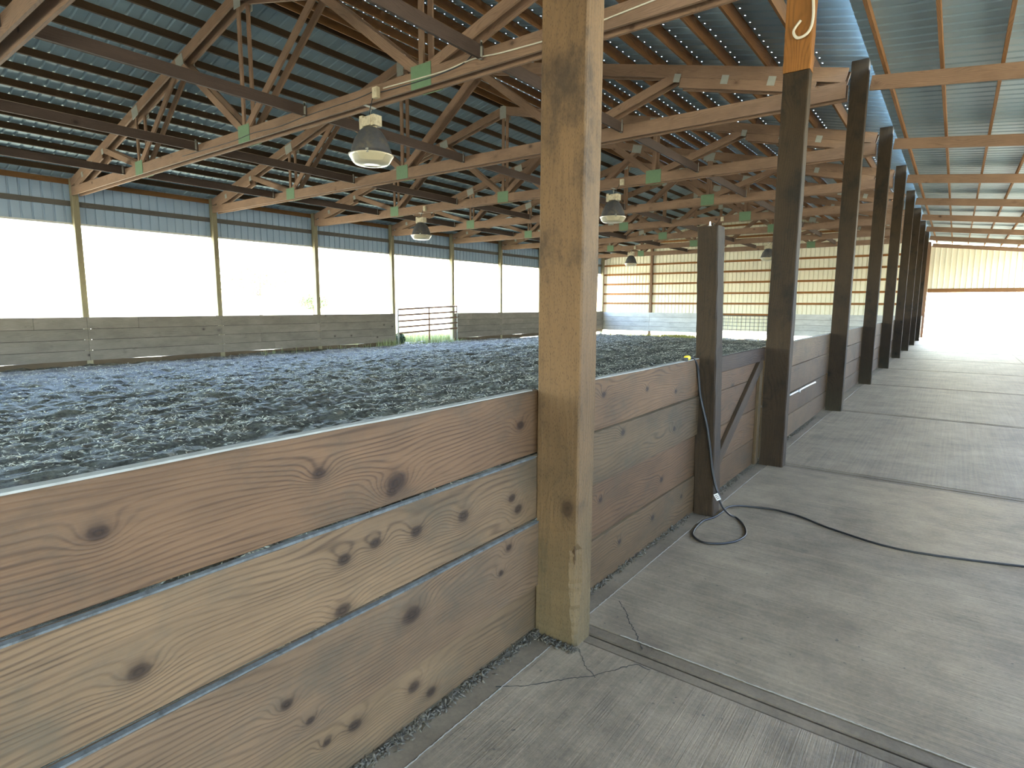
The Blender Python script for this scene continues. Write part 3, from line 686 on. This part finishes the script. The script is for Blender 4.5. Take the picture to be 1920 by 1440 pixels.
# ================================================================== END WALL (wall_back)
wb = empty('wall_back', (-HALF, YEND, 0), 'far end wall of cream ribbed steel on timber girts with plank kickboards', 'wall', kind='structure')
XS = [-W - 0.1, -14.72, -10.95, -7.20, -3.45, 0.15]
def gable_panel(x0, x1, zb, y):
    n = max(1, round((x1 - x0) / 0.229)); st = (x1 - x0) / n; mb = MB(); prof = []
    for i in range(n): prof += [(x0 + i * st, 0), (x0 + i * st + 0.012, 0.036), (x0 + i * st + 0.050, 0.036), (x0 + i * st + 0.062, 0)]
    prof.append((x1, 0))
    for x, dy in prof: mb.v += [(x, y + dy, zb), (x, y + dy, TOPZ(max(min(x, 0.1), -W - 0.1)) + RH + 0.012)]
    for j in range(len(prof) - 1): mb.f.append((2 * j, 2 * j + 2, 2 * j + 3, 2 * j + 1))
    return mb
for i in range(5):
    x0, x1 = XS[i], XS[i + 1]; n = max(1, round((x1 - x0) / PW)); st = (x1 - x0) / n
    for j in range(n):
        gable_panel(x0 + j * st, x0 + (j + 1) * st, -0.02 if i != 2 else 0.05, YEND + 0.16).build('wall_panel', 'wall', wb)
    for z in (1.05, 1.70, 2.335, 2.985, 3.635, 4.25):
        if z > 1.1 or i == 2: beam('girt', (x0 + 0.07, YEND + 0.115, z), (x1 - 0.07, YEND + 0.115, z), 0.04, 0.115, 'purlin', wb, color=(1.2, 1.1, 0.9))
    for z in (4.95, 5.65, 6.35):
        xa = max(x0, -W + (z - EAVE) / SLOPE + 0.1); xb = min(x1, -(z - EAVE) / SLOPE - 0.1)
        if xb - xa > 0.3: beam('girt', (xa, YEND + 0.115, z), (xb, YEND + 0.115, z), 0.04, 0.115, 'purlin', wb, color=(1.2, 1.1, 0.9))
    if i != 2:
        for z0, z1 in ((-0.12, 0.174), (0.186, 0.484), (0.496, 0.794), (0.806, 1.10)):
            beam('plank', (x0 + 0.004, YEND - 0.03, (z0 + z1) / 2), (x1 - 0.004, YEND - 0.03, (z0 + z1) / 2), 0.042, z1 - z0, 'silver', wb)
        beam('gap_shade_board', (x0 + 0.1, YEND, 0.49), (x1 - 0.1, YEND, 0.49), 0.016, 1.18, 'kick', wb, color=(0.16, 0.16, 0.17))  # dark board added here too, to blacken the plank gaps
for x in XS:
    zt_ = TOPZ(max(min(x, 0.0), -W)) - 0.05
    beam('post', (x, YEND + 0.05, -0.6), (x, YEND + 0.05, zt_), 0.16, 0.12, 'truss', wb, bev=0.006, up=(0, 1, 0), color=(0.8, 0.75, 0.7))
# end rafter pair
for sd in (1, -1):
    xe = -0.02 if sd == 1 else -W
    beam('end_rafter', (-HALF, YEND + 0.05, topline(-HALF, 0.19)), (xe, YEND + 0.05, topline(xe, 0.19)), 0.038, 0.19, 'truss', wb)
wp = empty('wire_gate', (-9.1, YEND - 0.06, -0.1), 'black wire mesh gate panel standing before the far end wall', 'gate')
for nm, a, b in (('frame_tube', (-10.85, YEND - 0.06, 0.98), (-7.3, YEND - 0.06, 0.98)), ('frame_tube', (-10.85, YEND - 0.06, -0.08), (-7.3, YEND - 0.06, -0.08)), ('frame_tube', (-10.85, YEND - 0.06, -0.1), (-10.85, YEND - 0.06, 1.0)), ('frame_tube', (-7.3, YEND - 0.06, -0.1), (-7.3, YEND - 0.06, 1.0))):
    pm = MB(); pm.tube([a, b], 0.022, 6, 1); pm.build(nm, 'wire', wp)
for z in (0.15, 0.36, 0.58, 0.78):
    pm = MB(); pm.tube([(-10.85, YEND - 0.06, z), (-7.3, YEND - 0.06, z)], 0.011, 5, 1); pm.build('wire', 'wire', wp)
for i in range(13):
    x = -10.6 + i * 0.257; pm = MB(); pm.tube([(x, YEND - 0.06, -0.08), (x, YEND - 0.06, 0.98)], 0.010, 5, 1); pm.build('wire', 'wire', wp)

# ================================================================== NEAR END GABLE AND AISLE SIDE
wf = empty('wall_front', (-HALF, YNEAR, 0), 'unseen near end gable of ribbed steel, its openings sized for light', 'wall', kind='structure')  # wall behind the camera, openings sized to set the light inside
for i in range(5):
    x0, x1 = XS[i], XS[i + 1]; n = max(1, round((x1 - x0) / PW)); st = (x1 - x0) / n
    for j in range(n): gable_panel(x0 + j * st, x0 + (j + 1) * st, 2.6, YNEAR - 0.05).build('wall_panel', 'wall', wf)
    beam('post', (x0, YNEAR, -0.5), (x0, YNEAR, 4.85), 0.15, 0.15, 'wallpost', wf)
    beam('header', (x0 + 0.08, YNEAR, 2.7), (x1 - 0.08, YNEAR, 2.7), 0.04, 0.2, 'purlin', wf)
for j in range(6):  # closing panels added at the aisle's near end to hold back light
    x0 = 0.15 + j * 0.916; zz = 1.9 if j in (2, 3) else 0.0
    link('wall_panel', sheet(0.916, 4.75 - 0.115 * (x0 + 0.916) - zz, 'wall'), M['wall'], wf, T3((x0, YNEAR - 0.05, zz)))
for i in range(5):
    for z0 in (0.0, 0.29, 0.58, 0.87): beam('plank', (XS[i] + 0.01, YNEAR + 0.08, z0 + 0.14), (XS[i + 1] - 0.01, YNEAR + 0.08, z0 + 0.14), 0.042, 0.286, 'kick', wf)
for j in range(6):  # panels added over the aisle's far end to cut light on the floor
    x0 = 0.16 + j * 0.916
    link('wall_panel', sheet(0.916, 4.75 - 0.115 * (x0 + 0.916) - 2.3, 'wall'), M['wall'], wb, T3((x0, YEND + 0.16, 2.3)))
beam('header', (0.25, YEND + 0.1, 2.38), (5.6, YEND + 0.1, 2.38), 0.04, 0.2, 'purlin', wb)
wr = empty('wall_right', (5.4, 14, 0), 'unseen plank side wall right of the aisle, its height set for light', 'wall', kind='structure')  # unseen wall added beside the aisle, its height controls the incoming light
XR = 4.9
for k in range(-1, 9):
    a, b = TY(k), TY(k + 1)
    for j in range(8): beam('plank', (XR, a + 0.005, 0.16 + j * 0.3), (XR, b - 0.005, 0.16 + j * 0.3), 0.042, 0.292, 'kick', wr, color=(0.8, 0.7, 0.56))
    beam('post', (XR + 0.1, a, -0.1), (XR + 0.1, a, 4.2), 0.14, 0.14, 'old_post', wr)
    beam('eave_beam', (XR + 0.1, a + 0.07, 4.06), (XR + 0.1, b - 0.07, 4.06), 0.04, 0.24, 'purlin', wr)
# lean-to roof over the aisle
lean = empty('ceiling', (2.6, 16, 4.5), 'lean-to steel roof over the concrete aisle', 'roof', kind='structure')
def lz(x): return 4.78 - 0.115 * x
for k in range(-1, 10):
    beam('rafter', (0.27, TY(k), lz(0.27) - 0.12), (XR + 0.4, TY(k), lz(XR + 0.4) - 0.12), 0.04, 0.19, 'truss', lean)
for i in range(8):
    x = 0.45 + i * 0.62
    beam('purlin', (x, YNEAR, lz(x) + 0.02), (x, YEND, lz(x) + 0.02), 0.038, 0.09, 'purlin', lean)
mb = MB(); Lx = 5.5; prof = []
for r in range(4): b = r * PW / 4; prof += [(b, 0), (b + 0.02, 0.019), (b + 0.045, 0.019), (b + 0.065, 0)]
prof.append((PW, 0))
for x in (0.28, Lx):
    for y, z in prof: mb.v.append((x, y, lz(x) + 0.07 + z))
for j in range(len(prof) - 1): mb.f.append((j, len(prof) + j, len(prof) + j + 1, j + 1))
lm_ = mb.mesh('roof_panel'); lm_.materials.append(M['roof'])
for p in range(npan): link('roof_panel', lm_, M['roof'], lean, T3((0, YNEAR - 0.2 + p * PW, 0)))

# ================================================================== LAMPS
def lamp(x, k, label):
    y = TY(k); root = empty('hanging_lamp', (x, y, 3.62), label, 'lamp', 'bell shaped lamps hung from the trusses')
    def L(nm, mb, mat, par=root, sm=False):
        key = ('lamp', nm)
        if key not in CACHE:
            m_ = mb().mesh(nm); m_.materials.append(M[mat])
            if sm:
                for p in m_.polygons: p.use_smooth = True
            CACHE[key] = m_
        return link(nm, CACHE[key], M[mat], par, T3((x, y, 3.62)))
    L('reflector', lambda: MB().lathe([(0.085, 0.545), (0.12, 0.53), (0.16, 0.495), (0.20, 0.44), (0.24, 0.37), (0.272, 0.29), (0.298, 0.20), (0.305, 0.165), (0.335, 0.155), (0.338, 0.148), (0.295, 0.150), (0.26, 0.29), (0.19, 0.43), (0.14, 0.495), (0.08, 0.53), (0.0001, 0.53)], 36), 'enamel', sm=True)
    lens = L('lens', lambda: MB().lathe([(0.328, 0.146), (0.33, 0.138), (0.315, 0.118), (0.275, 0.05), (0.245, 0.022), (0.15, 0.004), (0.0001, 0.0), (0.0001, 0.006), (0.15, 0.01), (0.24, 0.028), (0.27, 0.056), (0.308, 0.122), (0.315, 0.14)], 36), 'lens', sm=True)
    L('latch', lambda: MB().box((0.2, -0.245, 0.15), (0.045, 0.02, 0.06)), 'zinc')
    bal = L('ballast', lambda: MB().box((-0.13, 0, 0.625), (0.075, 0.15, 0.19)).box((0.13, 0, 0.625), (0.075, 0.15, 0.15)).box((0, 0, 0.62), (0.19, 0.17, 0.12)).box((0, 0, 0.685), (0.15, 0.11, 0.04)), 'cream')
    L('bracket', lambda: MB().tube([(-0.10, 0, 0.55), (-0.06, 0, 0.535), (0.06, 0, 0.535), (0.12, 0, 0.55)], 0.018, 6, 2), 'cream')
    L('hook', lambda: MB().tube([(0, 0, 0.70), (0, 0, 0.76), (0.018, 0, 0.79), (0, 0, 0.82), (-0.018, 0, 0.79), (0, 0, 0.775)], 0.006, 6, 4).box((0, 0, 0.842), (0.06, 0.20, 0.006)), 'zinc')
    L('cord', lambda: MB().tube([(0.03, -0.03, 0.70), (0.10, -0.09, 0.74), (0.20, -0.13, 0.86), (0.26, -0.135, 0.96)], 0.007, 6, 5), 'rubber')
    return root
lamp(-5.74, 1, 'large dusty bell shaped hanging lamp nearest the camera')
lamp(-12.52, 3, 'bell shaped hanging lamp over the middle arena, before the far opening')
lamp(-5.65, 3, 'bell shaped hanging lamp just right of the thick foreground post')
lamp(-12.48, 7, 'tiny far bell shaped lamp against the cream end wall')
lamp(-5.63, 7, 'far bell shaped lamp half hidden by the tall dark right post')
lamp(-12.5, 5, 'bell shaped hanging lamp hidden behind the thick foreground post')
lamp(-5.65, 5, 'bell shaped hanging lamp behind the top of the short dark post')
def jbox(x, k, label, z=4.56):
    yb_ = TY(k) - PO - PT / 2
    root = empty('junction_box', (x, yb_, z), label, 'electrical box', 'electrical boxes on the trusses')
    m_ = CACHE.get('jbox') or MB().box((0, -0.033, 0), (0.10, 0.062, 0.145)).mesh('body'); CACHE['jbox'] = m_
    link('body', m_, M['cream'], root, T3((x, yb_, z)))
    m_ = CACHE.get('jcov') or MB().box((0, -0.067, 0), (0.092, 0.006, 0.135)).box((0, -0.071, 0.045), (0.012, 0.004, 0.012)).box((0, -0.071, -0.045), (0.012, 0.004, 0.012)).mesh('cover'); CACHE['jcov'] = m_
    link('cover', m_, M['cream'], root, T3((x, yb_, z)))
jbox(-5.43, 1, 'cream electrical box on the nearest truss above the large lamp')
jbox(-5.35, 3, 'cream electrical box above the lamp right of the thick post')
jbox(-12.2, 3, 'cream electrical box above the lamp over the middle arena')
jbox(-5.3, 5, 'cream electrical box above the top of the short dark post')
jbox(-12.2, 7, 'tiny cream electrical box above the far lamp by the end wall')
# cables on the first truss
yf = TY(1) - PO - PT / 2 - 0.012
def cable(label, pts, r, mat='cable', name='cable'):
    tag(MB().tube(pts, r, 6, 6).build(name, mat, smooth=True), label, 'cable', 'cables clipped to the nearest truss')
cable('pale cable sagging along the nearest truss from the green plate to the right', [(-5.3, yf, 4.60), (-4.9, yf - 0.006, 4.585), (-4.55, yf - 0.006, 4.575), (-4.1, yf, 4.57), (-3.6, yf, 4.60), (-3.1, yf - 0.01, 4.56), (-2.2, yf, 4.545), (-1.2, yf, 4.60), (-0.3, yf, 4.62)], 0.009)
cable('dark thin cable along the nearest truss left of its electrical box', [(-5.55, yf, 4.60), (-5.9, yf, 4.575), (-6.5, yf, 4.57), (-7.2, yf, 4.56), (-8.0, yf, 4.53), (-8.8, yf, 4.56), (-9.6, yf, 4.53), (-11.5, yf, 4.55)], 0.006, 'wire')
cable('dark twisted cable between the electrical box and the green plate', [(-5.36, yf, 4.56), (-5.0, yf, 4.55), (-4.6, yf - 0.006, 4.54), (-4.2, yf, 4.545), (-3.8, yf, 4.58), (-3.62, yf, 4.66)], 0.007, 'wire')
tag(MB().tube([(0.17, 5.945, 4.05), (0.12, 5.93, 3.97), (0.16, 5.92, 3.90), (0.24, 5.93, 3.93), (0.27, 5.94, 4.05), (0.25, 5.942, 4.3)], 0.012, 6, 6).build('cable_loop', 'cable', smooth=True), 'pale cable looped high on the tall dark right post', 'cable')

# ================================================================== CORDS
ec = empty('extension_cord', (0.0, 4.05, 1.17), 'black extension cord with a yellow plug draped over the planks by the short post', 'extension cord')
MB().tube([(-0.012, 4.075, 1.185), (-0.004, 4.13, 1.175), (0.012, 4.175, 1.125), (0.020, 4.192, 1.05), (0.038, 4.196, 0.909), (0.068, 4.198, 0.79), (0.098, 4.200, 0.68), (0.128, 4.202, 0.52), (0.152, 4.200, 0.368), (0.180, 4.196, 0.26), (0.203, 4.192, 0.205)], 0.0095, 10, 6).build('cord', 'rubber', ec, smooth=True)
MB().lathe([(0.0001, -0.035), (0.016, -0.034), (0.019, -0.02), (0.019, 0.02), (0.014, 0.034), (0.0001, 0.036)], 12).build('plug', 'yellow', ec, Matrix(((1, 0, 0, -0.012), (0, 0, 1, 4.04), (0, 1, 0, 1.184), (0, 0, 0, 1))), smooth=True)
MB().box((-0.012, 3.99, 1.178), (0.035, 0.045, 0.024)).box((-0.018, 3.96, 1.18), (0.012, 0.03, 0.008)).build('socket', 'rubber', ec)
pc = empty('power_cord', (0.35, 4.0, 0.0), 'black power cord looping across the concrete with a white tag', 'power cord')
Z0 = 0.012
MB().tube([(0.214, 4.186, 0.165), (0.24, 4.20, 0.10), (0.275, 4.255, 0.035), (0.325, 4.275, Z0), (0.40, 4.17, Z0), (0.45, 4.06, Z0), (0.468, 3.95, Z0), (0.44, 3.82, Z0), (0.37, 3.725, Z0), (0.28, 3.685, Z0), (0.20, 3.74, Z0), (0.163, 3.83, Z0), (0.148, 3.98, Z0), (0.152, 4.08, Z0), (0.19, 4.20, Z0), (0.205, 4.30, 0.02), (0.215, 4.42, 0.03), (0.26, 4.52, 0.022), (0.345, 4.595, Z0), (0.49, 4.635, Z0), (0.60, 4.62, Z0), (0.70, 4.59, Z0), (0.95, 4.45, Z0), (1.4, 4.35, Z0), (2.2, 4.6, Z0)], 0.0072, 8, 6).build('cord', 'rubber', pc, smooth=True)
L_, mwx = frame((0.203, 4.19, 0.205), (0.219, 4.184, 0.155))
link('connector', box_mesh(0.055, 0.024, 0.026, M['rubber'], 0.005), M['rubber'], pc, mwx)
tg = link('tag', box_mesh(0.05, 0.032, 0.003, M['white'], 0.0), M['white'], pc, frame((0.196, 4.165, 0.20), (0.225, 4.165, 0.155), (0, -1, 0.2))[1])
for i in range(3):
    link('print_line', box_mesh(0.004, 0.024, 0.0012, M['rubber'], 0.0), M['rubber'], tg, frame((0.196, 4.165, 0.20), (0.225, 4.165, 0.155), (0, -1, 0.2))[1] @ T3((-0.013 + i * 0.012, 0, 0.002)))
tag(MB().tube([(0.055, 7.12, 0.553), (0.062, 7.5, 0.556), (0.062, 8.1, 0.556), (0.062, 8.6, 0.55)], 0.012, 8, 3).tube([(0.062, 7.52, 0.556), (0.09, 7.52, 0.556)], 0.016, 8, 1).build('latch_bar', 'galv', smooth=True), 'pale metal bar fixed low across the planks beyond the tall right post', 'metal bar')

# ================================================================== PLANTS
def blades(name, mat, spots, label, cat, hmin, hmax, seed):
    r = random.Random(seed); mb = MB()
    for (x, y, z, s) in spots:
        h = r.uniform(hmin, hmax) * s; a = r.uniform(0, 2 * pi); lx, ly = cos(a), sin(a); w = r.uniform(0.004, 0.011); b = r.uniform(0.05, 0.5) * h
        n = len(mb.v); mb.v += [(x - ly * w, y + lx * w, z), (x + ly * w, y - lx * w, z), (x + lx * b * 0.3 + ly * w * 0.8, y + ly * b * 0.3 - lx * w * 0.8, z + h * 0.6), (x + lx * b * 0.3 - ly * w * 0.8, y + ly * b * 0.3 + lx * w * 0.8, z + h * 0.6), (x + lx * b, y + ly * b, z + h)]
        mb.f += [(n, n + 1, n + 2, n + 3), (n + 3, n + 2, n + 4)]
    return tag(mb.build(name, mat), label, cat, kind='stuff')
sp_ = []
for i in range(9000):
    x = -W - 0.45 - abs(rng.gauss(0, 1)) * 3.0; y = rng.uniform(16.5, 24); sp_.append((x, y, -0.32, 1.0))
blades('grass', 'grass', sp_, 'green grass growing beyond the pipe gate', 'grass', 0.2, 0.55, 1)
sp_ = [(-W + 0.35 + rng.gauss(0, .12), rng.gauss(16.9, 0.35), GZ(0, 17) - 0.02, 1) for _ in range(160)] + [(-W + 0.45 + rng.gauss(0, .1), rng.uniform(11, 16.5), GZ(0, 13) - 0.02, 0.8) for _ in range(60)] + [(-W + 0.25 + abs(rng.gauss(0, .3)), rng.gauss(19.6, 1.0), GZ(0, 19) - 0.02, 0.6) for _ in range(700)]
blades('weeds', 'grass', sp_, 'sparse green weeds along the far side kickboards and before the pipe gate', 'weeds', 0.12, 0.38, 2)
sp_ = []
for i in range(3800):
    x = rng.choice([rng.gauss(-13.2, 1.2), rng.gauss(-12.4, 0.5), rng.uniform(-17.5, -6)]); y = YEND - abs(rng.gauss(0, 0.35)) - 0.05; sp_.append((x, y, GZ(0, y) - 0.02, 1))
blades('dry_weeds', 'weed', sp_, 'yellow sunlit weeds along the gap under the far end wall', 'weeds', 0.05, 0.26, 3)
def leafball(root, name, c, rad, n, size, mat, seed):
    r = random.Random(seed); mb = MB()
    for i in range(n):
        d = Vector((r.gauss(0, 1), r.gauss(0, 1), r.gauss(0, 1))).normalized() * (r.random() ** 0.4)
        p = Vector(c) + Vector((d.x * rad[0], d.y * rad[1], d.z * rad[2])); a = Vector((r.gauss(0, 1), r.gauss(0, 1), r.gauss(0, 1))).normalized(); b = a.orthogonal().normalized(); s = size * r.uniform(0.6, 1.3)
        k = len(mb.v); mb.v += [tuple(p - a * s), tuple(p + b * s * 0.45), tuple(p + a * s), tuple(p - b * s * 0.45)]; mb.f += [(k, k + 1, k + 2, k + 3)]
    return mb.build(name, mat, root)
bush = empty('shrub', (-W - 0.35, 18.1, -0.3), 'small dark shrub outside at the left foot of the pipe gate', 'shrub')
leafball(bush, 'foliage', (-W - 0.35, 18.1, -0.02), (0.26, 0.30, 0.28), 900, 0.05, 'darkleaf', 4)
MB().tube([(-W - 0.35, 18.1, -0.32), (-W - 0.34, 18.11, 0.05)], 0.02, 6, 1).build('stem', 'bark', bush)
def tree(x, y, h, rx, label, seed):
    root = empty('tree', (x, y, -0.3), label, 'tree', 'trees beyond the far side openings')
    MB().tube([(x, y, -0.35), (x + 0.1, y, h * 0.35), (x, y + 0.2, h * 0.7)], 0.22, 8, 3).build('trunk', 'bark', root, smooth=True)
    r = random.Random(seed); mbs = []
    cr = leafball(root, 'crown', (x, y, h * 0.62), (rx, rx, h * 0.36), 1100, 0.20, 'leaf', seed)
    for i in range(5):
        a = r.uniform(0, 2 * pi); MB().tube([(x, y, h * 0.35), (x + cos(a) * rx * 0.4, y + sin(a) * rx * 0.4, h * 0.6), (x + cos(a) * rx * 0.7, y + sin(a) * rx * 0.7, h * 0.75)], 0.08, 6, 3).build('branch', 'bark', root, smooth=True)
tree(-62, 36.5, 6.6, 4.6, 'faint overexposed tree seen through the leftmost far opening', 11)
tree(-70, 49, 3.0, 2.2, 'faint low tree behind the second post of the far side', 12)
